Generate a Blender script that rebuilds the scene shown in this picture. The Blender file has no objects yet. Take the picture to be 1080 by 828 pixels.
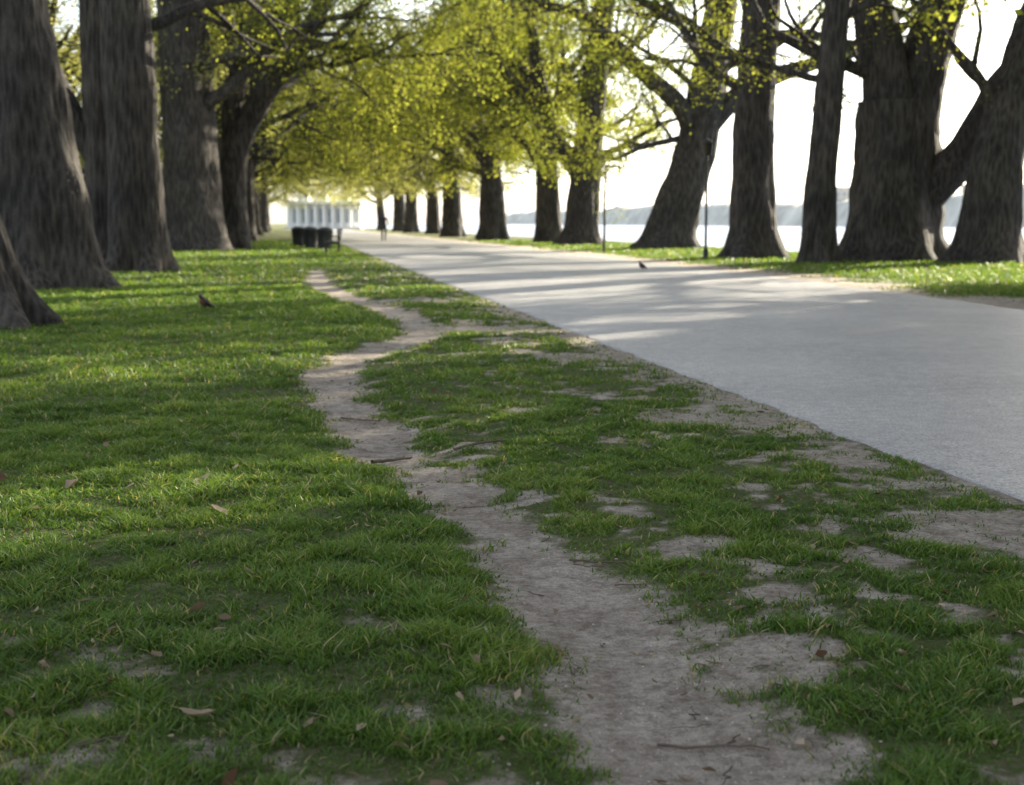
import bpy, math, numpy as np
from mathutils import Vector, noise as mnoise
scene=bpy.context.scene
RS=np.random.RandomState
# ------------------------------------------------------------------ helpers
def link(o,parent=None):
    scene.collection.objects.link(o)
    if parent is not None: o.parent=parent
    return o
def empty(name,loc=(0,0,0),rotz=0,scale=1):
    o=bpy.data.objects.new(name,None); o.location=loc; o.rotation_euler=(0,0,rotz); o.scale=(scale,)*3
    o.empty_display_size=.3
    return link(o)
def mesh_np(name,V,Q,mat=None,smooth=True,attrs=None):
    V=np.asarray(V,dtype=np.float32); Q=np.asarray(Q,dtype=np.int32)
    me=bpy.data.meshes.new(name)
    me.vertices.add(len(V)); me.vertices.foreach_set('co',V.ravel())
    k=Q.shape[1]
    me.loops.add(Q.size); me.loops.foreach_set('vertex_index',Q.ravel())
    me.polygons.add(len(Q)); me.polygons.foreach_set('loop_start',np.arange(len(Q),dtype=np.int32)*k)
    me.polygons.foreach_set('use_smooth',np.full(len(Q),smooth))
    if attrs:
        for n,a in attrs.items():
            at=me.attributes.new(n,'FLOAT','POINT'); at.data.foreach_set('value',np.asarray(a,dtype=np.float32))
    me.update(calc_edges=True)
    if mat: me.materials.append(mat)
    return me
def sstep(a,b,x):
    t=np.clip((x-a)/(b-a),0,1); return t*t*(3-2*t)
_tab=RS(77).rand(8,256,256)
def vn(x,y,s,k=0):
    x=np.asarray(x,float)/s+137.3; y=np.asarray(y,float)/s+91.7
    xi=np.floor(x).astype(int); yi=np.floor(y).astype(int); fx=x-xi; fy=y-yi
    fx=fx*fx*(3-2*fx); fy=fy*fy*(3-2*fy); T=_tab[k%8]
    a=T[xi%256,yi%256]; b=T[(xi+1)%256,yi%256]; c=T[xi%256,(yi+1)%256]; d=T[(xi+1)%256,(yi+1)%256]
    return (a*(1-fx)+b*fx)*(1-fy)+(c*(1-fx)+d*fx)*fy
def fbm(x,y,s,k=0,o=4):
    v=0;w=0;a=1.; x=np.asarray(x,float)*np.ones_like(y); y=np.asarray(y,float)*np.ones_like(x)
    x,y=.8*x-.6*y,.6*x+.8*y
    for i in range(o):
        v=v+a*vn(x,y,s,k+i); w+=a; a*=.55; s*=.5; x,y=.8*x-.6*y,.6*x+.8*y
    return v/w
# ------------------------------------------------------------------ node materials
def newmat(name):
    m=bpy.data.materials.new(name); m.use_nodes=True; nt=m.node_tree; nt.nodes.clear()
    out=nt.nodes.new('ShaderNodeOutputMaterial'); return m,nt,out
def N(nt,t,**kw):
    n=nt.nodes.new(t)
    for k,v in kw.items():
        if k in n.inputs: n.inputs[k].default_value=v
        else: setattr(n,k,v)
    return n
def ramp(nt,fac,stops):
    r=nt.nodes.new('ShaderNodeValToRGB'); e=r.color_ramp.elements
    while len(e)<len(stops): e.new(.5)
    for i,(p,c) in enumerate(stops):
        e[i].position=p; e[i].color=(c[0],c[1],c[2],1)
    nt.links.new(fac,r.inputs[0]); return r.outputs[0]
def mix(nt,f,a,b,bt='MIX'):
    m=nt.nodes.new('ShaderNodeMix'); m.data_type='RGBA'; m.blend_type=bt
    for s,v in ((0,f),(6,a),(7,b)):
        if hasattr(v,'is_linked'): nt.links.new(v,m.inputs[s])
        else: m.inputs[s].default_value=v if s==0 else (*v,1)
    return m.outputs[2]
def mapped(nt,scale):
    c=nt.nodes.new('ShaderNodeTexCoord'); m=nt.nodes.new('ShaderNodeMapping'); m.inputs['Scale'].default_value=scale
    nt.links.new(c.outputs['Object'],m.inputs[0]); return m.outputs[0]
def noise(nt,vec,scale,detail=4,rough=.55):
    n=N(nt,'ShaderNodeTexNoise',Scale=scale,Detail=detail,Roughness=rough); nt.links.new(vec,n.inputs['Vector']); return n.outputs[0]
def simple(name,col,rough=.7,var=.25,sc=8,metal=0):
    m,nt,out=newmat(name); b=N(nt,'ShaderNodeBsdfPrincipled',Roughness=rough,Metallic=metal)
    n=noise(nt,mapped(nt,(1,1,1)),sc)
    c=ramp(nt,n,[(.3,[x*(1-var) for x in col]),(.7,[min(1,x*(1+var)) for x in col])])
    nt.links.new(c,b.inputs['Base Color']); nt.links.new(b.outputs[0],out.inputs[0]); return m
def bark_mat():
    m,nt,out=newmat('bark'); b=N(nt,'ShaderNodeBsdfPrincipled',Roughness=.9)
    b.inputs['Specular IOR Level'].default_value=.25
    v=mapped(nt,(1,1,.15)); n=noise(nt,v,14,7,.7)
    v2=mapped(nt,(1,1,1)); n2=noise(nt,v2,.8,4); n3=noise(nt,v2,24,4,.7)
    vo=N(nt,'ShaderNodeTexVoronoi',Scale=13.0); nt.links.new(v,vo.inputs['Vector'])
    mul=N(nt,'ShaderNodeMath',operation='MULTIPLY'); nt.links.new(n,mul.inputs[0]); nt.links.new(vo.outputs['Distance'],mul.inputs[1])
    c=ramp(nt,mul.outputs[0],[(.04,(.018,.016,.015)),(.2,(.046,.041,.038)),(.42,(.09,.082,.075))])
    c2=mix(nt,1.0,c,ramp(nt,n2,[(.3,(.6,.6,.62)),(.7,(1.35,1.3,1.2))]),'MULTIPLY')
    c2=mix(nt,.6,c2,ramp(nt,n3,[(.35,(.65,.65,.65)),(.65,(1.3,1.3,1.3))]),'MULTIPLY')
    nt.links.new(c2,b.inputs['Base Color'])
    bp=N(nt,'ShaderNodeBump',Strength=1.0,Distance=.09); nt.links.new(mul.outputs[0],bp.inputs['Height']); nt.links.new(bp.outputs[0],b.inputs['Normal'])
    nt.links.new(b.outputs[0],out.inputs[0]); return m
def leaf_mat(name,c1,c2,tr=.6,tint=(1.6,1.5,.8)):
    m,nt,out=newmat(name)
    a=N(nt,'ShaderNodeAttribute',attribute_name='v')
    c=ramp(nt,a.outputs['Fac'],[(0,c1),(1,c2)])
    d=N(nt,'ShaderNodeBsdfDiffuse'); t=N(nt,'ShaderNodeBsdfTranslucent'); mx=N(nt,'ShaderNodeMixShader'); mx.inputs[0].default_value=tr
    ct=mix(nt,1.0,c,tint,'MULTIPLY')
    nt.links.new(c,d.inputs[0]); nt.links.new(ct,t.inputs[0]); nt.links.new(d.outputs[0],mx.inputs[1]); nt.links.new(t.outputs[0],mx.inputs[2])
    nt.links.new(mx.outputs[0],out.inputs[0]); return m
def grass_mat():
    m,nt,out=newmat('grass_blades')
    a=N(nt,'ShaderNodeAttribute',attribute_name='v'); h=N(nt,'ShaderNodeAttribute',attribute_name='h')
    c=ramp(nt,a.outputs['Fac'],[(0,(.045,.10,.022)),(.45,(.105,.19,.037)),(.85,(.20,.275,.065)),(.92,(.29,.30,.13)),(1,(.45,.38,.23))])
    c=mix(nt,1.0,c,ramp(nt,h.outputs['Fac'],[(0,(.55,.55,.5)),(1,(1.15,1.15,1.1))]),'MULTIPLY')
    d=N(nt,'ShaderNodeBsdfPrincipled',Roughness=.5); t=N(nt,'ShaderNodeBsdfTranslucent'); mx=N(nt,'ShaderNodeMixShader'); mx.inputs[0].default_value=.4
    d.inputs['Specular IOR Level'].default_value=.3
    ct=mix(nt,1.0,c,(1.5,1.4,.6),'MULTIPLY')
    nt.links.new(c,d.inputs[0]); nt.links.new(ct,t.inputs[0]); nt.links.new(d.outputs[0],mx.inputs[1]); nt.links.new(t.outputs[0],mx.inputs[2])
    nt.links.new(mx.outputs[0],out.inputs[0]); return m
def ground_mat():
    m,nt,out=newmat('ground_soil_and_turf'); b=N(nt,'ShaderNodeBsdfPrincipled',Roughness=.95)
    b.inputs['Specular IOR Level'].default_value=.15
    v=mapped(nt,(1,1,1)); a=N(nt,'ShaderNodeAttribute',attribute_name='dirt')
    n1=noise(nt,v,3,6,.6); n2=noise(nt,v,40,5,.7); n3=noise(nt,v,.35,4); n4=noise(nt,v,140,3,.7); n5=noise(nt,v,11,5,.65)
    dc=ramp(nt,n1,[(.3,(.44,.375,.315)),(.55,(.60,.53,.46)),(.75,(.70,.635,.56))])
    dc=mix(nt,.85,dc,ramp(nt,n2,[(.3,(.5,.47,.44)),(.58,(1.1,1.1,1.1))]),'MULTIPLY')
    dc=mix(nt,.8,dc,ramp(nt,n5,[(.35,(.6,.57,.54)),(.58,(1.1,1.1,1.1))]),'MULTIPLY')
    dc=mix(nt,.6,dc,ramp(nt,n4,[(.35,(.55,.52,.5)),(.6,(1.15,1.15,1.15))]),'MULTIPLY')
    gc=ramp(nt,n3,[(.3,(.06,.10,.02)),(.7,(.11,.155,.036))])
    gc=mix(nt,ramp(nt,n2,[(.42,(0,0,0)),(.62,(.8,.8,.8))]),gc,(.20,.16,.105))
    f=N(nt,'ShaderNodeMath',operation='ADD'); g=N(nt,'ShaderNodeMath',operation='MULTIPLY_ADD'); nt.links.new(n5,g.inputs[0]); g.inputs[1].default_value=.9; g.inputs[2].default_value=-.45
    nt.links.new(a.outputs['Fac'],f.inputs[0]); nt.links.new(g.outputs[0],f.inputs[1])
    fr=ramp(nt,f.outputs[0],[(.2,(0,0,0)),(.7,(1,1,1))])
    nt.links.new(mix(nt,fr,gc,dc),b.inputs['Base Color'])
    s=N(nt,'ShaderNodeMath',operation='ADD'); nt.links.new(n2,s.inputs[0]); nt.links.new(n4,s.inputs[1])
    s2=N(nt,'ShaderNodeMath',operation='MULTIPLY_ADD'); nt.links.new(n5,s2.inputs[0]); s2.inputs[1].default_value=2.; nt.links.new(s.outputs[0],s2.inputs[2])
    bp=N(nt,'ShaderNodeBump',Strength=1.,Distance=.03); nt.links.new(s2.outputs[0],bp.inputs['Height']); nt.links.new(bp.outputs[0],b.inputs['Normal'])
    nt.links.new(b.outputs[0],out.inputs[0]); return m
def road_mat():
    m,nt,out=newmat('worn_asphalt'); b=N(nt,'ShaderNodeBsdfPrincipled',Roughness=.48)
    v=mapped(nt,(1,1,1)); n1=noise(nt,v,.5,5,.6); n2=noise(nt,v,70,3,.8); n3=noise(nt,v,8,5,.7)
    c=ramp(nt,n1,[(.3,(.26,.26,.27)),(.7,(.38,.375,.375))])
    c=mix(nt,1.,c,ramp(nt,n2,[(.35,(.38,.38,.40)),(.65,(1.5,1.48,1.45))]),'MULTIPLY')
    c=mix(nt,.6,c,ramp(nt,n3,[(.35,(.7,.7,.72)),(.65,(1.15,1.13,1.1))]),'MULTIPLY')
    nt.links.new(c,b.inputs['Base Color'])
    bp=N(nt,'ShaderNodeBump',Strength=.8,Distance=.01); nt.links.new(n2,bp.inputs['Height']); nt.links.new(bp.outputs[0],b.inputs['Normal'])
    nt.links.new(b.outputs[0],out.inputs[0]); return m
BARK=bark_mat(); LEAF=leaf_mat('spring_leaves',(.09,.12,.025),(.26,.275,.07)); GRASS=grass_mat(); GROUND=ground_mat(); ROAD=road_mat()
LEAF2=leaf_mat('spring_leaves_hazy',(.18,.20,.07),(.36,.37,.15),.6,(1.45,1.35,.85))  # paler leaf colours, distance haze painted into the far trees
# ------------------------------------------------------------------ layout functions (metres)
PATH=np.array([(.44,1.0,.5),(.42,2.0,.45),(.40,2.8,.43),(.33,3.63,.46),(.19,4.42,.46),(-.01,5.25,.40),(-.40,6.48,.42),(-.826,8.0,.48),(-1.22,9.7,.44),(-1.42,11.2,.42),(-1.28,12.9,.48),(-1.00,14.6,.46),(-1.12,16.6,.46),(-1.7,19.2,.52),(-2.5,22.2,.54),(-3.4,25.8,.5),(-4.1,30,.45),(-4.9,36,.36)])
def resamp(P,n):
    P=np.asarray(P,float); Q=[]; E=np.vstack([2*P[0]-P[1],P,2*P[-1]-P[-2]])
    for i in range(1,len(E)-2):
        for t in np.linspace(0,1,n,endpoint=False):
            a,b,c,d=E[i-1],E[i],E[i+1],E[i+2]
            Q.append(.5*((2*b)+(c-a)*t+(2*a-5*b+4*c-d)*t*t+(3*b-a-3*c+d)*t**3))
    Q.append(E[-2]); return np.array(Q)
PS=resamp(PATH,4)
def path_d(x,y):
    best=np.full(x.shape,1e9); w=np.zeros(x.shape)
    for i in range(len(PS)-1):
        a=PS[i];b=PS[i+1]; d=b[:2]-a[:2]; L=d@d
        t=np.clip(((x-a[0])*d[0]+(y-a[1])*d[1])/L,0,1)
        qx=a[0]+t*d[0]; qy=a[1]+t*d[1]; dd=np.hypot(x-qx,y-qy); m=dd<best
        best=np.where(m,dd,best); w=np.where(m,a[2]+(b[2]-a[2])*t,w)
    return best,w
def xl(y): return 3.0-.158*y
def xr(y): return np.interp(y,[-40,0,18.3,31.8,53,76,117,300],[13,9.0,6.9,5.5,2.2,-1.6,-8.2,-38.])
def bank(y): return 21-.158*y
def px_(y): return np.interp(y,PS[:,1],PS[:,0])
def dirt_mask(x,y):
    d,w=path_d(x,y)
    en=(fbm(x,y,.4,1)-.5)*.34+(fbm(x,y,.07,2,2)-.5)*.13
    edge=d+en
    D=1-sstep(w*.5-.11,w*.5+.12,edge)
    D=D*(1-sstep(30,40,y)*.8)
    dx=xl(y)-x
    right=sstep(-.1,.25,x-px_(y))*(dx>-.3)
    fine=(fbm(x,y,.12,7,3)-.5)
    v=1-sstep(-.05,.55,dx+(fbm(x,y,.8,3)-.5)*1.1+fine*.6)
    D=np.maximum(D,np.where(dx>-.4,v,0)*sstep(-1,2,dx+1)*(1-.45*sstep(14,30,y)))
    near=1-sstep(3.2,6.,y); mid=1-sstep(8,22,y)
    n=fbm(x,y,.30,4,5)+fine*.5
    th=.685-.06*near-.045*mid
    D=np.maximum(D,right*sstep(th-.16,th+.12,n)*.85)
    fr=right*(1-sstep(.12,.5,edge))*(1-sstep(4.2,7.,y))
    D=np.maximum(D,fr*sstep(.42,.64,fbm(x,y,.25,6)+fine*.4)*.9)
    for (cx,cy,rx,ry) in ((1.15,8.3,.5,.5),(-.3,15.6,1.0,.9),(.55,12.2,.4,.5),(1.6,6.9,.35,.3),(-1.6,21.5,.9,.8),(1.9,5.4,.4,.4)):
        q=np.hypot((x-cx)/rx,(y-cy)/ry)+(fbm(x,y,.35,5)-.5)*2.2+fine*1.3
        D=np.maximum(D,(1-sstep(.3,1.25,q))*.9)
    left=(x<px_(y))
    D=np.maximum(D,left*sstep(.52,.78,fbm(x,y,.22,2,4)+fine*.5)*(1-sstep(3.0,5.2,y))*.6)
    dr=x-xr(y)
    D=np.maximum(D,(dr>-.5)*(1-sstep(.3,2.0,dr+(fbm(x,y,1.1,0)-.5)*2.4)))
    D=np.maximum(D,(x>bank(y)-.6)*.8)
    return np.clip(D,0,1)
def height(x,y,D=None):
    d,w=path_d(x,y)
    dd=np.minimum(x-xl(y),xr(y)-x)
    flat=sstep(-.6,.0,dd); sink=sstep(.12,.35,dd)
    h=.05*(fbm(x,y,2.6,1,3)-.5)+.035*(fbm(x,y,.3,3,4)-.5)
    h-=.035*(1-sstep(.1,.5,d))*(1-sstep(30,40,y))
    h=h*(1-flat)-.014*sink
    s=x-bank(y)
    return h-1.6*sstep(-.8,2.5,s)
# ------------------------------------------------------------------ ground
def axis(segs):
    o=[]
    for a,b,s in segs: o.append(np.arange(a,b,s))
    return np.unique(np.concatenate(o+[[segs[-1][1]]]))
gx=axis([(-900,-100,50),(-100,-30,5),(-30,-8,.7),(-8,-3,.12),(-3,3.2,.03),(3.2,8,.15),(8,30,.6),(30,100,5),(100,900,50)])
gy=axis([(-60,-6,6),(-6,1,.5),(1,2,.08),(2,7.5,.03),(7.5,16,.06),(16,32,.2),(32,90,.8),(90,300,4),(300,1600,60)])
X,Y=np.meshgrid(gx,gy); xf=X.ravel(); yf=Y.ravel()
D=dirt_mask(xf,yf); Z=height(xf,yf)
nx=len(gx); ny=len(gy)
i=np.arange(nx-1)[None,:]+nx*np.arange(ny-1)[:,None]; i=i.ravel()
Q=np.stack([i,i+1,i+1+nx,i+nx],1)
link(bpy.data.objects.new('ground',mesh_np('ground',np.stack([xf,yf,Z],1),Q,GROUND,True,{'dirt':D})))
# ------------------------------------------------------------------ road
ys=axis([(-40,2,.6),(2,30,.08),(30,90,.5),(90,300,5)])
cols=np.array([0,.004,.012,.03,.1,.2,.35,.5,.65,.8,.9,.97,.988,.996,1]); V=[]
jl=(fbm(ys,ys*0,.7,2,3)-.5)*.17+(vn(ys,ys*0,.16,5)-.5)*.03; jr=(fbm(ys,ys*0+50,1.2,3,4)-.5)*.5
for k,c in enumerate(cols):
    a=xl(ys)+jl; b=xr(ys)+jr
    xx=a+(b-a)*c; zz=.004+.05*c*(1-c)*2
    if k in (0,len(cols)-1): zz=-.03
    V.append(np.stack([xx,ys,np.full_like(ys,zz)],1))
V=np.array(V).transpose(1,0,2).reshape(-1,3); n=len(cols)
i=(np.arange(n-1)[None,:]+n*np.arange(len(ys)-1)[:,None]).ravel()
link(bpy.data.objects.new('road',mesh_np('road',V,np.stack([i,i+1,i+1+n,i+n],1),ROAD)))
# ------------------------------------------------------------------ river
m,nt,out=newmat('river_water'); b=N(nt,'ShaderNodeBsdfPrincipled',Roughness=.15); b.inputs['Base Color'].default_value=(.10,.19,.36,1)
nn=noise(nt,mapped(nt,(1,1,1)),1.1,5,.6); bp=N(nt,'ShaderNodeBump',Strength=1.,Distance=.6); nt.links.new(nn,bp.inputs['Height']); nt.links.new(bp.outputs[0],b.inputs['Normal']); nt.links.new(b.outputs[0],out.inputs[0])
V=[(bank(-60)-.3,-60,-.4),(900,-60,-.4),(900,1600,-.4),(bank(1600)-.3,1600,-.4)]
link(bpy.data.objects.new('river',mesh_np('river',V,[(0,1,2,3)],m)))
# ------------------------------------------------------------------ tubes / trees
class B:
    def __init__(s): s.V=[];s.Q=[];s.n=0;s.L=[]
    def tube(s,P,R,sides,shape=None,ell=1.0):
        P=np.asarray(P,float); R=np.asarray(R,float); n=len(P)
        T=np.gradient(P,axis=0); T/=np.linalg.norm(T,axis=1)[:,None]+1e-9
        u=np.cross(T[0],(0,1,.01)); 
        if np.linalg.norm(u)<.1: u=np.cross(T[0],(1,0,0))
        u/=np.linalg.norm(u); U=[]
        for k in range(n):
            u=u-T[k]*(u@T[k]); u/=np.linalg.norm(u); U.append(u)
        U=np.array(U); W=np.cross(T,U)
        th=np.linspace(0,2*np.pi,sides,endpoint=False)
        rr=R[:,None]*np.ones((1,sides))
        if shape is not None: rr=rr*shape(P,th)
        v=P[:,None,:]+rr[...,None]*(np.cos(th)[None,:,None]*U[:,None,:]+ell*np.sin(th)[None,:,None]*W[:,None,:])
        s.V.append(v.reshape(-1,3))
        a=np.arange(n-1)[:,None]*sides; j=np.arange(sides)[None,:]; j2=(j+1)%sides
        q=np.stack([a+j,a+j2,a+sides+j2,a+sides+j],-1).reshape(-1,4)+s.n
        s.Q.append(q); s.n+=n*sides
    def mesh(s,name,mat,smooth=True): return mesh_np(name,np.concatenate(s.V),np.concatenate(s.Q),mat,smooth)
def trunk_shape(seed,flare):
    r=RS(seed); ph=r.rand(6)*6.28; k=r.choice([4,5,6])
    def f(P,th):
        z=P[:,2][:,None]; t=th[None,:]
        tw=t+.15*np.sin(z*.7+ph[0])
        o=1+.07*np.sin(2*tw+ph[1]+z*.15)+.06*np.sin(3*tw+ph[2]+z*.3)+.035*np.sin(5*tw+ph[3]-z*.5)
        fl=flare*np.exp(-np.clip(z,0,99)/.42)
        o=o+fl*(.6+.75*np.cos(k*tw+ph[4])+.3*np.cos((k+2)*tw+ph[5]))
        o=o+.25*flare*np.exp(-np.clip(z,0,99)/1.8)
        fur=np.zeros_like(o)
        for a in range(P.shape[0]):
            zz=P[a,2]
            for b_ in range(len(th)):
                c,s_=math.cos(th[b_]),math.sin(th[b_])
                fur[a,b_]=abs(mnoise.noise(Vector((c*6+seed,s_*6,zz*1.1))))*1.0+1.0*mnoise.noise(Vector((c*1.9,s_*1.9+seed,zz*.8)))
        return o+.11*fur
    return f
def grow(W,p,d,r,L,lvl,rng,maxl,nleaf,droop=0.,zmin=2.5):
    n=max(4,int(L/.55)); st=L/n; P=[np.array(p,float)]; d=np.array(d,float); d/=np.linalg.norm(d)
    wob=[.13,.16,.2,.2][min(lvl,3)]; up=[.04,.03,-.02-droop,-.06-droop][min(lvl,3)]
    dirs=[d]
    for k in range(n):
        d=d+rng.normal(0,wob,3); d[2]+=up
        if P[-1][2]<zmin and d[2]<0: d[2]=abs(d[2])*.3
        d/=np.linalg.norm(d); P.append(P[-1]+d*st); dirs.append(d)
    P=np.array(P); t=np.linspace(0,1,n+1); R=r*(1-.72*t)
    W.tube(P,R,[12,8,5,3][min(lvl,3)])
    if lvl<maxl:
        k=[7,6,6][min(lvl,2)]
        for c in range(k):
            tt=.22+.78*(c+rng.rand()*.8)/k; idx=min(n,int(tt*n))
            a=rng.normal(0,1,3); dd=dirs[idx]; a-=dd*(a@dd); a/=np.linalg.norm(a)+1e-9
            ang=math.radians(rng.uniform(28,62)); nd=dd*math.cos(ang)+a*math.sin(ang)
            grow(W,P[idx],nd,R[idx]*rng.uniform(.5,.72),L*rng.uniform(.42,.66),lvl+1,rng,maxl,nleaf,droop,zmin)
    if lvl>=maxl-0:
        m=nleaf; tt=rng.rand(m)**.7; ii=np.clip(tt*n,0,n-1).astype(int)
        q=P[ii]+rng.normal(0,.16+.045*L,(m,3)); q[:,2]-=rng.rand(m)*.35
        W.L.append(q)
def leaves_mesh(name,P,rng,size,mat=None):
    m=len(P); a=rng.normal(0,1,(m,3)); a[:,2]-=.5; a/=np.linalg.norm(a,axis=1)[:,None]
    b=rng.normal(0,1,(m,3)); b-=a*np.sum(a*b,1)[:,None]; b/=np.linalg.norm(b,axis=1)[:,None]
    s=(size*rng.uniform(.6,1.3,m))[:,None]
    V=np.stack([P,P+a*s*.5+b*s*.3,P+a*s,P+a*s*.5-b*s*.3],1).reshape(-1,3)
    Q=np.arange(4*m).reshape(m,4)
    cl=np.clip(fbm(P[:,0]+P[:,2],P[:,1]-P[:,2]*.6,1.8,3,2)*.9+rng.normal(0,.18,m),0,1)
    return mesh_np(name,V,Q,mat or LEAF,False,{'v':np.repeat(cl,4)})
def build_tree(seed,trunks,flare=.5,sides=64,nleaf=110,leaf=.09,limbs=4,Ll=8.,side_branches=(),maxl=2,dz=.16,droop=0.,zmin=3.):
    rng=RS(seed); W=B()
    for ti,(pts,ends) in enumerate(trunks):
        P=resamp(pts,14); 
        S=trunk_shape(seed+ti*7,flare if pts[0][2]<.3 else 0)
        W.tube(P[:,:3],P[:,3],sides if P[0,3]>.3 else 20,S)
        if ends>0:
            d=P[-1,:3]-P[-4,:3]; d/=np.linalg.norm(d)
            for k in range(ends):
                az=rng.rand()*.9+k*2*np.pi/ends; sp=rng.uniform(.35,.95)
                nd=d+sp*np.array([math.cos(az),math.sin(az),0.])
                grow(W,P[-1,:3]-d*.2,nd,P[-1,3]*rng.uniform(.55,.8),Ll*rng.uniform(.8,1.15),0,rng,maxl,nleaf,droop,zmin)
    for (p,d,r,L,lv) in side_branches:
        grow(W,p,d,r,L,lv,rng,maxl,nleaf,droop,zmin)
    L=np.concatenate(W.L) if W.L else None
    wood=W.mesh('wood',BARK); lv=leaves_mesh('leaves',L,rng,leaf) if L is not None else None
    return wood,lv
def place(name,meshes,loc,rot=0,sc=1.,mat=None):
    e=empty(name,loc,rot,sc)
    w=bpy.data.objects.new('trunk_and_branches',meshes[0]); link(w,e)
    if meshes[1] is not None:
        l=bpy.data.objects.new('foliage',meshes[1]); link(l,e)
        if mat: l.material_slots[0].link='OBJECT'; l.material_slots[0].material=mat
    return e
# ---- individually modelled trees: points are (dx,dy,z,radius) from the base
T=build_tree(11,[([(0,0,-.2,1.45),(0,0,1,1.32),(.05,0,3,1.22),(.05,0,4.8,1.15)],0),
  ([(-.1,0,4.2,.9),(-.45,0,6,.72),(-.95,.1,8.2,.6),(-1.6,.1,11,.5)],3),
  ([(.4,.05,4.0,.9),(.75,0,5.8,.75),(1.4,0,8.0,.62),(2.2,0,11,.5)],3),
  ([(.6,-.1,2.0,.7),(1.7,-.4,3.0,.52),(2.4,-.6,4.3,.42),(3.0,-.7,5.4,.38),(4.2,-.8,6.8,.3)],2)],flare=.30,
  side_branches=[((-.6,-.2,5.6),(-1,-.3,.35),.22,7,1)],zmin=5)
place('large_tree',T,(11.7,43.9,0))
T=build_tree(12,[([(0,0,-.2,.98),(.05,0,1,.85),(.2,0,3,.75),(.8,.1,5.5,.68),(1.8,.1,8.5,.6),(2.4,.1,11,.5)],4)],flare=.35,side_branches=[((.3,0,4.2),(-.6,.2,.8),.2,5,1)],zmin=5)
place('large_tree',T,(13.9,41.6,0))
T=build_tree(13,[([(0,0,-.2,.46),(0,0,2,.4),(.15,0,4,.37),(.45,.1,8,.33),(.5,.1,11,.3)],3)],flare=.4,side_branches=[((.4,0,6.9),(.8,0,.6),.16,5,1),((.2,0,5.2),(-.9,.3,.3),.12,5,1)],zmin=4.5)
place('large_tree',T,(8.9,41.6,0))
T=build_tree(14,[([(0,0,-.2,.85),(0,0,1.5,.72),(0,0,4,.66),(.25,0,8.5,.58),(.4,0,11,.5)],4)],flare=.42,side_branches=[((0,0,5.4),(-1,-.1,.25),.2,7,0),((.2,0,7),(1,.3,.3),.22,6,0),((.1,0,6.3),(-.7,.8,.3),.18,7,0)],zmin=4.5)
place('large_tree',T,(7.9,47.2,0))
T=build_tree(15,[([(0,0,-.2,1.1),(.2,0,1.2,.95),(.9,0,3.4,.85),(1.4,0,5.5,.8),(2.3,0,11.5,.6)],4),
  ([(1.3,0,4.6,.5),(.3,-.2,6.4,.42),(-1.6,-.4,8,.36),(-3.8,-.6,10.2,.28)],2),
  ([(1.5,0,5.2,.5),(2.9,0,6.7,.4),(4.6,0,7.6,.34),(7,0,8.4,.26)],2)],flare=.35,nleaf=105,leaf=.12,side_branches=[((1.2,0,5),(-1,-.2,.1),.16,7,0),((1.6,0,7),(-1,-.4,.3),.16,7,0),((2.0,0,8),(1,-.5,.3),.16,7,0)],zmin=4)
place('large_tree',T,(7.1,64.6,0))
T=build_tree(16,[([(0,0,-.2,1.0),(.1,0,1.5,.85),(.4,0,5,.75),(.9,0,10,.62),(1.3,0,13,.5)],4),
  ([(.3,0,3.2,.45),(-1.2,-.2,5.5,.36),(-2.2,-.3,8.8,.3),(-2.6,-.3,12,.22)],2)],flare=.35,nleaf=85,leaf=.13,side_branches=[((.4,0,4.4),(1,-.1,.4),.2,7,0),((.6,0,7),(-1,-.4,.3),.2,8,0),((.7,0,8.),(-1,.3,.5),.2,9,0),((.3,0,5.2),(-1,-.2,.4),.16,7,0)],zmin=4)
place('large_tree',T,(3.6,76,0))
T=build_tree(21,[([(0,0,-.2,1.0),(-.02,0,.8,.88),(-.15,0,2.2,.80),(-.38,0,3.9,.76),(-.62,0,6,.7),(-.9,0,9,.6)],4)],flare=.30,sides=110,nleaf=50,zmin=6)
place('large_tree',T,(-8.35,25.2,0))
T=build_tree(22,[([(0,0,-.2,.40),(-.12,0,.45,.28),(-.3,0,1.2,.23),(-.75,0,3,.19),(-1.3,.2,6,.14)],3)],flare=.45,sides=64,Ll=3.,nleaf=25)
place('tree',T,(-5.68,16.0,0))
T=build_tree(23,[([(0,0,-.2,.66),(0,0,1.,.58),(-.02,0,3,.55),(-.08,0,6,.52),(-.2,0,9,.45)],3)],flare=.38,sides=96,nleaf=60,side_branches=[((.2,.1,5.6),(1,.5,.5),.16,5,1)],zmin=5.5)
place('large_tree',T,(-8.75,33.4,0))
T=build_tree(24,[([(0,0,-.2,.5),(0,0,1.2,.44),(.02,0,3,.42),(-.02,0,6,.4),(.1,0,9,.35)],3),
  ([(-.05,0,2.6,.3),(-.75,-.1,3.9,.25),(-1.3,-.1,5.3,.22),(-1.7,-.1,7.5,.2)],2)],flare=.4,sides=96,nleaf=60)
place('large_tree',T,(-9.9,34.8,0))
T=build_tree(25,[([(0,0,-.2,1.4),(0,0,1.2,1.25),(-.1,0,4,1.18),(-.3,0,7,1.1),(-.4,0,11.5,.95)],4)],flare=.3,nleaf=100,leaf=.13,side_branches=[((.6,-.2,6),(1,-.3,.6),.3,8,0),((.5,-.4,7.5),(1,-.6,.4),.22,8,0)])
place('large_tree',T,(-13.4,60.5,0))
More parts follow.
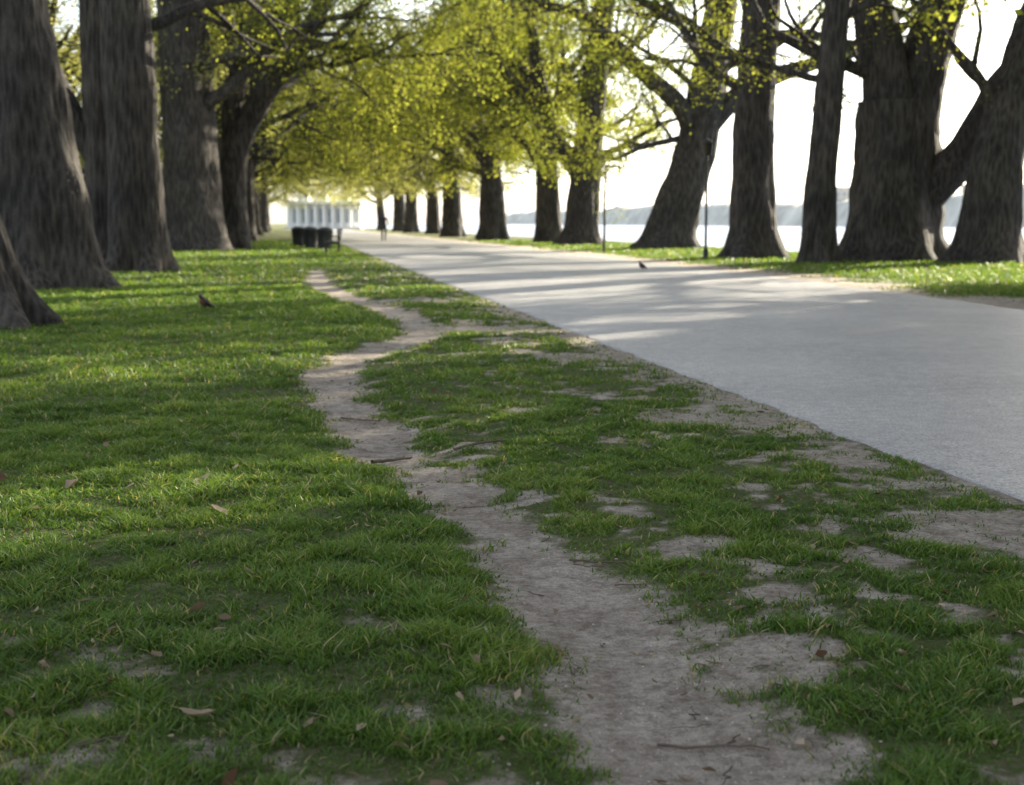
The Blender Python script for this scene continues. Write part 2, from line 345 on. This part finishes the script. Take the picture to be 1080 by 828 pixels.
T=build_tree(26,[([(0,0,-.2,.7),(0,0,2,.62),(.25,0,4.4,.58),(1.5,-.1,6.6,.5),(3.2,-.3,8.7,.44),(4.6,-.5,11.3,.36)],3),
  ([(.1,0,4,.5),(.1,.1,6.5,.44),(.9,.2,9,.38),(1.6,.2,12,.3)],3)],flare=.4,nleaf=95,leaf=.13,side_branches=[((2.2,-.2,7.6),(1,-.4,.1),.16,7,1),((3.2,-.3,8.7),(1,.2,.15),.18,7,0),((1.8,0,7),(.6,.9,.3),.18,7,0)])
place('large_tree',T,(-12.3,63,0))
# generic avenue trees, four forms
var=[]
for k in range(4):
    r=RS(50+k); lx=r.uniform(-.6,.6)
    var.append(build_tree(60+k,[([(0,0,-.2,.8),(.05,0,1.5,.7),(lx*.4,.1,3.6,.64),(lx,.1,6.2,.58)],4)],flare=.28,sides=40,nleaf=84,leaf=.19,Ll=11.5,
      side_branches=[((lx*.4,0,4.4),(1,.3,.55),.26,10.5,0),((lx*.7,0,5.2),(1,-.5,.45),.24,10,0),((lx*.5,0,5.0),(-1,.5,.5),.22,7,0)],droop=.05,zmin=4.2))
rng=RS(5)
for k,yy in enumerate([80,92,104,118,134,152,172,195,222]):
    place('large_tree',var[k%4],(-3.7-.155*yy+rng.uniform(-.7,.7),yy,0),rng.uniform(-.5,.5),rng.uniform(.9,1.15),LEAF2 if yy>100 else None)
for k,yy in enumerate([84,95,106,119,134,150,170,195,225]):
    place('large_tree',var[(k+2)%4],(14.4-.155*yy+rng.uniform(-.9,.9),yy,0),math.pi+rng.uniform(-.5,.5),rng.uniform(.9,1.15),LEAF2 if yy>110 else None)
# the avenue continues on the river side beside the photographer, with an unseen thicket added to shade the foreground
place('large_tree',var[1],(13.2,6,0),3.3,1.0); place('large_tree',var[2],(15.2,21,0),2.9,1.0); place('large_tree',var[3],(16.5,30.5,0),2.2,1.0); place('large_tree',var[0],(14.5,13.5,0),1.2,1.0)
sh=[build_tree(90+k,[([(0,0,-.1,.22),(.1,0,.6,.18),(.2,0,1.3,.15)],6)],flare=.3,sides=16,nleaf=150,leaf=.16,Ll=4.6,zmin=.6) for k in range(2)]
for k,(a,b_,s) in enumerate([(14,11,1.15),(13.5,16,1.2),(15.5,20.5,1.25),(17,25.5,1.3),(11.5,2,1.1),(18.5,30.5,1.25),(19,17,1.5),(20.5,23,1.5)]):
    place('shade_shrub',sh[k%2],(a,b_,0),k*1.7,s)
# park trees beyond the left row
e=empty('distant_trees')
for k in range(22):
    yy=rng.uniform(45,230); xx=-3.7-.155*yy-rng.uniform(16,60); sc=rng.uniform(.6,.8)
    if k<4: xx,yy,sc=[(-21,62,.8),(-26,78,.8),(-31,96,.8),(-29,70,.8)][k]
    for mi,nm in ((0,'wood'),(1,'leaves')):
        o=bpy.data.objects.new('distant_'+nm,var[k%4][mi]); link(o,e); o.location=(xx,yy,-1.2); o.rotation_euler=(0,0,k*1.3); o.scale=(.8,.8,sc)
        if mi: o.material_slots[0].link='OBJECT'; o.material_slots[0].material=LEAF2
# ------------------------------------------------------------------ far bank
HZ=simple('hazy_far_bank',(.62,.60,.52),.95,.25,.09)  # aerial haze is put into this pale base colour
hs=np.linspace(-200,1800,700); rows=[(0,-.6),(4,.3),(8,.8),(14,1.0),(40,.8),(80,1.1),(140,1.3)]
V=[]
for dd,hh in rows:
    x=250-.158*hs+dd+6*vn(hs,hs*0+dd,14,2); h=(6+9*fbm(hs,hs*0+dd*.4,120,2,3)+2.5*vn(hs,hs*0+dd,9,3)+1.5*vn(hs,hs*0+dd,4,1))*hh if dd>3 else np.full_like(hs,hh*2)
    V.append(np.stack([x,hs,h],1))
V=np.array(V).transpose(1,0,2).reshape(-1,3); n=len(rows); i=(np.arange(n-1)[None,:]+n*np.arange(len(hs)-1)[:,None]).ravel()
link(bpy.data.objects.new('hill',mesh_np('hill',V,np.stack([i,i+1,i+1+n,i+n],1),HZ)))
# ------------------------------------------------------------------ boxes
def boxes(name,L,mat,parent=None):
    V=[];Q=[]
    for (x0,x1,y0,y1,z0,z1) in L:
        n=len(V); V+=[(x0,y0,z0),(x1,y0,z0),(x1,y1,z0),(x0,y1,z0),(x0,y0,z1),(x1,y0,z1),(x1,y1,z1),(x0,y1,z1)]
        Q+=[tuple(n+k for k in f) for f in ((3,2,1,0),(4,5,6,7),(0,1,5,4),(1,2,6,5),(2,3,7,6),(3,0,4,7))]
    return link(bpy.data.objects.new(name,mesh_np(name,V,Q,mat,False)),parent)
WHITE=simple('white_stone',(.82,.81,.78),.7,.06,.5); GLASS=simple('pale_glass',(.34,.38,.44),.3,.2,2); TAN=simple('pale_brick',(.6,.56,.5),.8,.1,.5)
e=empty('white_building',(-34.5,262,0))
boxes('walls',[(-6.5,6.5,2,9,0,4.6)],WHITE,e); boxes('roof',[(-7,7,-.6,9.6,4.6,5.1)],WHITE,e)
boxes('columns',[(-6.6+k*1.6,-6.1+k*1.6,0,.5,.4,4.59) for k in range(9)],WHITE,e)
boxes('windows',[(-5.8+k*1.6,-4.9+k*1.6,1.95,1.99,1.2,3.7) for k in range(8)],GLASS,e); boxes('steps',[(-7,7,-1.2,1.98,0,.38)],WHITE,e)
boxes('pavilion',[(-5,-3.2,3,6,5.102,7.4),(-1.2,.2,3,6,5.102,6.4),(3,4.4,3,6,5.102,6.8)],WHITE,e)
W=B(); W.tube([(0,0,0),(0,0,1),(0,0,15.5),(0,0,17)],[1.1,1.0,.7,.02],4)
e=empty('obelisk',(-33.5,288,0)); link(bpy.data.objects.new('shaft',W.mesh('shaft',WHITE,False)),e); boxes('plinth',[(-1.6,1.6,-1.6,1.6,0,.9)],WHITE,e)
for k,(a,b_,w,h) in enumerate([(250,560,30,9),(215,610,40,7),(180,640,26,10),(165,700,40,8),(240,500,26,7)]):
    z0=10; e=empty('apartment_building',(a,b_,z0)); boxes('walls',[(-w/2,w/2,0,14,-8,h)],TAN,e); boxes('roof',[(-w/2-.4,w/2+.4,-.4,14.4,h,h+.6)],WHITE,e)
    boxes('windows',[(-w/2+1.2+c*3.,-w/2+2.8+c*3.,-.06,-.01,1+f*3.2,2.7+f*3.2) for c in range(int((w-2)/3)) for f in range(int((h-1)/3.2))],GLASS,e)
# ------------------------------------------------------------------ grass
def grass(name,n,ya,yb,power,seed,hmul):
    r=RS(seed)
    u=r.rand(n*2); 
    p=2-power; y=(ya**p+(yb**p-ya**p)*u)**(1/p) if abs(p)>1e-3 else ya*(yb/ya)**u
    hw=.43*y+1.3; x=(r.rand(len(y))*2-1)*hw
    D=dirt_mask(x,y); rd=(x>xl(y)-.02)&(x<xr(y)+.05); 
    cl=fbm(x,y,.16,5,3)
    rightz=(x>px_(y))&(x<xl(y))
    keep=(r.rand(len(y))<(1-D)**1.3*np.where(rightz,sstep(.26,.64,cl)*.84+.14,.38+.62*sstep(.28,.62,cl)))&(~rd)&(x<bank(y)-.4)
    x=x[keep][:n];y=y[keep][:n];D=D[keep][:n];cl=cl[keep][:n]; m=len(x)
    z=height(x,y)-.004
    lush=fbm(x,y,.9,1,3)
    rz=(x>px_(y))&(x<xl(y))
    h=hmul*(.010+.024*lush+.038*sstep(.3,.8,cl))*r.uniform(.45,1.4,m)*(1-.55*D)*np.where(rz,.8,.92)
    h=h*(1+np.clip((y-8)/40,0,.6))
    w=np.clip(.0013+.00042*y,.002,.03)*r.uniform(.6,1.3,m)
    az=r.rand(m)*6.283; laz=r.rand(m)*6.283; lean=r.uniform(.1,1.5,m)*h
    wx=np.cos(az)*w;wy=np.sin(az)*w; lx=np.cos(laz)*lean; ly=np.sin(laz)*lean
    V=np.zeros((m,6,3))
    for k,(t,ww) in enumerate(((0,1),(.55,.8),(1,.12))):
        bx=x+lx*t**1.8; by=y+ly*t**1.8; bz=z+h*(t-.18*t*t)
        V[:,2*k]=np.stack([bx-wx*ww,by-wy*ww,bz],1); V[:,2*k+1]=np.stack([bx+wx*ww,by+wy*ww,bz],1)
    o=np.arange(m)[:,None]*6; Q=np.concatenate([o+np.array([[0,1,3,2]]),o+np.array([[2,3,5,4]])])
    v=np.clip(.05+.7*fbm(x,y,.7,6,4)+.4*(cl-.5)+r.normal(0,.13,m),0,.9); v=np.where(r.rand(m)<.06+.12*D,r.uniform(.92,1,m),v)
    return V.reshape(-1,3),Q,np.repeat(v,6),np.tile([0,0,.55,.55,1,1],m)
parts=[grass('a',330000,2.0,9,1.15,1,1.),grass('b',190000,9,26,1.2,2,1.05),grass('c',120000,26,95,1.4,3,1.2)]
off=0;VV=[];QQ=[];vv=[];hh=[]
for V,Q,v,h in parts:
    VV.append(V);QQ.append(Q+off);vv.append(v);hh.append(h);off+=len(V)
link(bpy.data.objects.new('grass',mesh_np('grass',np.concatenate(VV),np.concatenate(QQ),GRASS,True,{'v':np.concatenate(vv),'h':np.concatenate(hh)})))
# ------------------------------------------------------------------ leaf litter, twigs, pebbles
r=RS(9)
def hz(x,y): return float(height(np.array([x]),np.array([y]))[0])
V=[];Q=[];vals=[]
for k in range(480):
    y=2.6+13*r.rand()**1.4; x=(r.rand()*2-1)*(.4*y+.6)
    if k<6: x,y=[(-2.28,6.2),(-1.9,6.05),(-1.15,5.5),(-1.35,6.1),(.95,3.35),(-.72,3.15)][k]
    if x>xl(y): continue
    s=r.uniform(.007,.028) if k>6 else .05
    z=hz(x,y)+ (.026 if x<px_(y) else .008); a=r.rand()*6.28; tilt=r.normal(0,.35,2); cu=r.uniform(-1,1.5)
    n=len(V)
    for i_ in range(6):
        t=i_/5*2-1; wd=[.06,.6,.85,.75,.45,.03][i_]*(.6 if i_%2 else .75)
        for sg in (-1,0,1):
            lx=t*s; ly=sg*wd*s*.9; lz=cu*s*.5*(t*t)+abs(sg)*wd*s*.35
            V.append((x+lx*math.cos(a)-ly*math.sin(a),y+lx*math.sin(a)+ly*math.cos(a),z+lz+lx*tilt[0]+ly*tilt[1]+.004)); vals.append(0)
    val=r.rand()
    for q in range(n,len(V)): vals[q]=val
    for i_ in range(5):
        for j in range(2): Q.append((n+i_*3+j,n+i_*3+j+1,n+i_*3+j+4,n+i_*3+j+3))
DL=leaf_mat('dry_leaves',(.08,.045,.025),(.40,.32,.23),.2,(1.2,1.1,.9))
link(bpy.data.objects.new('fallen_leaves',mesh_np('fallen_leaves',V,Q,DL,True,{'v':vals})))
W=B()
def twig(x0,y0,x1,y1,rad):
    P=[]
    for t in np.linspace(0,1,9):
        x=x0+(x1-x0)*t+r.normal(0,.006); y=y0+(y1-y0)*t+r.normal(0,.006); P.append((x,y,hz(x,y)+rad+.004+abs(r.normal(0,.002))))
    W.tube(P,rad*(1-.5*np.linspace(0,1,9)),6); return P
P=twig(-.68,6.95,-.50,7.08,.011); twig(P[6][0],P[6][1],P[6][0]+.01,P[6][1]+.09,.008); P=twig(.33,3.12,.58,3.08,.004); twig(P[5][0],P[5][1],P[5][0]+.04,P[5][1]+.05,.003)
twig(-.3,7.25,.15,7.5,.008); twig(-.95,3.0,-.8,3.12,.004); twig(.2,4.85,.42,4.8,.004); twig(-1.05,8.6,-.8,8.5,.006)
for k in range(120):
    y=2.6+9*r.rand()**1.4; x=(r.rand()*2-1)*(.38*y+.3)
    if k%2: x=px_(y)+r.normal(0,.3)
    if x>xl(y): continue
    a=r.rand()*6.28;L=r.uniform(.03,.13); twig(x,y,x+math.cos(a)*L,y+math.sin(a)*L,r.uniform(.0012,.0028))
link(bpy.data.objects.new('fallen_twigs',W.mesh('fallen_twigs',simple('twig',(.10,.075,.055),.9))))
V=[];Q=[]
base=np.array([(1,0,0),(0,1,0),(-1,0,0),(0,-1,0),(.55,.55,.7),(-.55,.55,.7),(-.55,-.55,.7),(.55,-.55,.7)],float)
for k in range(2600):
    y=2.4+10*r.rand()**1.5
    if k%3==0: x=xl(y)-r.rand()*.5+.1
    else: x=px_(y)+r.normal(0,.28)
    s=r.uniform(.0012,.0045)*(1+.08*y); b_=base*s*r.uniform(.6,1.3,(8,3)); n=len(V); z=hz(x,y)
    if x>xl(y): z=.005
    for p in b_: V.append((x+p[0],y+p[1],z+p[2]*.7))
    Q+=[(n+4,n+5,n+6,n+7),(n,n+1,n+5,n+4),(n+1,n+2,n+6,n+5),(n+2,n+3,n+7,n+6),(n+3,n,n+4,n+7)]
link(bpy.data.objects.new('pebbles',mesh_np('pebbles',V,Q,simple('pebble',(.38,.33,.28),.8,.5,20),False)))
# ------------------------------------------------------------------ bench, bins
IRON=simple('dark_iron',(.02,.022,.02),.5); SLAT=simple('dark_slats',(.03,.03,.028),.6)
e=empty('park_bench',(-6.75,53.5,0),math.radians(-81))
boxes('seat',[(-.9,.9,-.22+k*.1,-.14+k*.1,.43,.46) for k in range(5)],SLAT,e)
boxes('backrest',[(-.9,.9,.29+k*.02,.32+k*.02,.52+k*.11,.6+k*.11) for k in range(4)],SLAT,e)
boxes('leg_frame',[q for s in (-.75,.75) for q in ((s-.03,s+.03,-.24,-.19,0,.425),(s-.03,s+.03,.24,.285,0,.95),(s-.025,s+.025,-.185,.235,.38,.424),(s-.03,s+.03,-.24,.235,.64,.67),(s-.026,s+.026,-.235,-.2,.47,.638))],IRON,e)
def bin_(loc):
    e=empty('trash_bin',loc); W=B()
    W.tube([(0,0,0),(0,0,.04),(0,0,.06),(0,0,.8),(0,0,.82),(0,0,.88),(0,0,.9)],[.25,.27,.24,.31,.34,.34,.28],20); W.tube([(0,0,.895),(0,0,.95),(0,0,.98)],[.3,.22,.1],20)
    link(bpy.data.objects.new('drum',W.mesh('drum',IRON)),e)
    W=B()
    for k in range(20):
        a=k/20*6.283; c,s=math.cos(a),math.sin(a); W.tube([(c*.262,s*.262,.05),(c*.33,s*.33,.81)],[.018,.018],4)
    link(bpy.data.objects.new('slats',W.mesh('slats',SLAT)),e)
bin_((-8.1,62,0)); bin_((-8.9,63.5,0)); bin_((-9.9,70,0)); bin_((-10.6,71,0))
# sapling and lamp post
W=B(); W.tube([(0,0,0),(.02,0,.9),(0,0,2.),(.06,0,3.4)],[.06,.05,.045,.02],8)
W.L=[]; rg=RS(3); 
for k in range(7): grow(W,(0,0,1.6+k*.25),(rg.normal(),rg.normal(),1),.02,1.1,3,rg,3,60,0,.8)
place('sapling',(W.mesh('wood',BARK),leaves_mesh('leaves',np.concatenate(W.L),rg,.07)),(3.6,56,0))
W=B(); W.tube([(0,0,0),(0,0,1.),(0,0,3.3)],[.05,.045,.045],8)
e=empty('lamp_post',(6.3,46.5,0)); W.tube([(0,0,0),(0,0,.3),(0,0,.32)],[.09,.09,.05],10); link(bpy.data.objects.new('pole',W.mesh('pole',IRON)),e)
W=B(); W.tube([(0,0,3.3),(0,0,3.36),(0,0,3.7),(0,0,3.72),(0,0,3.85)],[.07,.14,.2,.24,.02],10); link(bpy.data.objects.new('lantern',W.mesh('lantern',IRON)),e)
# ------------------------------------------------------------------ robin
def bird(loc,rot,s=1.):
    e=empty('robin',loc,rot,s)
    back=simple('robin_back',(.03,.026,.024),.7); breast=simple('robin_breast',(.13,.045,.02),.8); bk=simple('beak',(.35,.22,.05),.5)
    W=B(); P=resamp([(-.13,0,.035,.006),(-.10,0,.052,.014),(-.065,0,.072,.028),(-.03,0,.095,.042),(.01,0,.12,.045),(.035,0,.148,.034),(.048,0,.17,.026),(.06,0,.188,.026),(.075,0,.193,.018),(.083,0,.192,.006)],4)
    W.tube(P[:,:3],np.maximum(P[:,3],.001),16); link(bpy.data.objects.new('body',W.mesh('body',back)),e)
    W=B(); P=resamp([(-.03,0,.083,.01),(-.008,0,.095,.035),(.02,0,.116,.04),(.042,0,.142,.031),(.053,0,.162,.012)],4); W.tube(P[:,:3]+np.array([.008,0,-.005]),np.maximum(P[:,3],.001),14); link(bpy.data.objects.new('breast',W.mesh('breast',breast)),e)
    W=B(); W.tube([(.079,0,.192),(.091,0,.190),(.107,0,.186)],[.007,.005,.0008],6); link(bpy.data.objects.new('beak',W.mesh('beak',bk)),e)
    W=B()
    for sg in (-1,1):
        W.tube([(-.005,sg*.018,.085),(.0,sg*.02,.048),(-.012,sg*.02,.03),(.0,sg*.02,.004)],[.012,.006,.003,.003],6)
        for a in (-.5,0,.5,3.14): W.tube([(0,sg*.02,.004),(.014*math.cos(a),sg*.02+.014*math.sin(a),.004),(.026*math.cos(a),sg*.02+.026*math.sin(a),.002)],[.002,.0018,.0008],5)
        P=resamp([(.02,sg*.038,.132,.006),(-.015,sg*.043,.11,.017),(-.055,sg*.032,.08,.014),(-.1,sg*.012,.052,.002)],4); W.tube(P[:,:3],P[:,3],8,ell=.45)
    link(bpy.data.objects.new('legs_and_wings',W.mesh('legs_and_wings',back)),e)
bird((-3.95,18.3,.03),math.radians(215),1.0); bird((3.1,34,.02),math.radians(190),1.1)
# ------------------------------------------------------------------ pedestrian
def person(loc,rot):
    e=empty('pedestrian',loc,rot)
    def skin(name,pts,edges,rad,mat):
        me=bpy.data.meshes.new(name); me.from_pydata(pts,edges,[]); o=link(bpy.data.objects.new(name,me),e)
        md=o.modifiers.new('s','SKIN'); 
        for k,v in enumerate(me.skin_vertices[0].data): v.radius=rad[k]; v.use_root=(k==0)
        o.modifiers.new('d','SUBSURF').render_levels=2; me.materials.append(mat)
    J=[(0,0,.95),(0,0,1.15),(0,0,1.38),(0,0,1.5),(0,.0,1.62),(0,.01,1.72),(-.1,0,.88),(-.11,.12,.5),(-.11,.02,.09),(-.11,.14,.04),(.1,0,.88),(.11,-.05,.5),(.11,-.28,.12),(.11,-.18,.04),(-.2,0,1.4),(-.25,-.08,1.13),(-.25,.08,.9),(.2,0,1.4),(.25,.06,1.13),(.24,.22,.92)]
    E=[(0,1),(1,2),(2,3),(3,4),(4,5),(0,6),(6,7),(7,8),(8,9),(0,10),(10,11),(11,12),(12,13),(2,14),(14,15),(15,16),(2,17),(17,18),(18,19)]
    R=[(.15,.11),(.14,.1),(.16,.11),(.055,.055),(.085,.1),(.07,.08),(.09,.09),(.065,.065),(.045,.045),(.04,.03),(.09,.09),(.065,.065),(.045,.045),(.04,.03),(.06,.06),(.045,.045),(.035,.035),(.06,.06),(.045,.045),(.035,.035)]
    skin('body',J,E,R,simple('dark_clothes',(.03,.03,.045),.8))
person((-7.7,86,.03),0)
# ------------------------------------------------------------------ light, sky, camera
SUN_AZ=42; SUN_EL=21
w=bpy.data.worlds.new('World'); scene.world=w; w.use_nodes=True; nt=w.node_tree; nt.nodes.clear()
sky=nt.nodes.new('ShaderNodeTexSky'); sky.sky_type='NISHITA'; sky.sun_disc=False; sky.sun_elevation=math.radians(SUN_EL); sky.sun_rotation=math.radians(SUN_AZ)
sky.dust_density=1.8; sky.air_density=1.0; sky.ozone_density=2.0
hs_=nt.nodes.new('ShaderNodeHueSaturation'); hs_.inputs['Saturation'].default_value=.42; nt.links.new(sky.outputs[0],hs_.inputs['Color'])
bg=nt.nodes.new('ShaderNodeBackground'); bg.inputs[1].default_value=.40; o=nt.nodes.new('ShaderNodeOutputWorld'); nt.links.new(hs_.outputs[0],bg.inputs[0]); nt.links.new(bg.outputs[0],o.inputs[0])
l=bpy.data.lights.new('sun','SUN'); l.energy=20; l.angle=math.radians(.6); l.color=(1,.90,.70); so=link(bpy.data.objects.new('sun',l))
az=math.radians(SUN_AZ); el=math.radians(SUN_EL); dv=Vector((math.sin(az)*math.cos(el),math.cos(az)*math.cos(el),math.sin(el)))
so.rotation_euler=dv.to_track_quat('Z','Y').to_euler()
c=bpy.data.cameras.new('camera'); c.lens=50; c.sensor_width=36; c.clip_end=4000; c.clip_start=.05
c.dof.use_dof=True; c.dof.focus_distance=5.2; c.dof.aperture_fstop=3.8
co=link(bpy.data.objects.new('camera',c)); co.location=(0,0,1.15); co.rotation_euler=(math.radians(90-6.8),0,0); scene.camera=co
scene.view_settings.view_transform='Standard'; scene.view_settings.look='None'; scene.view_settings.exposure=0
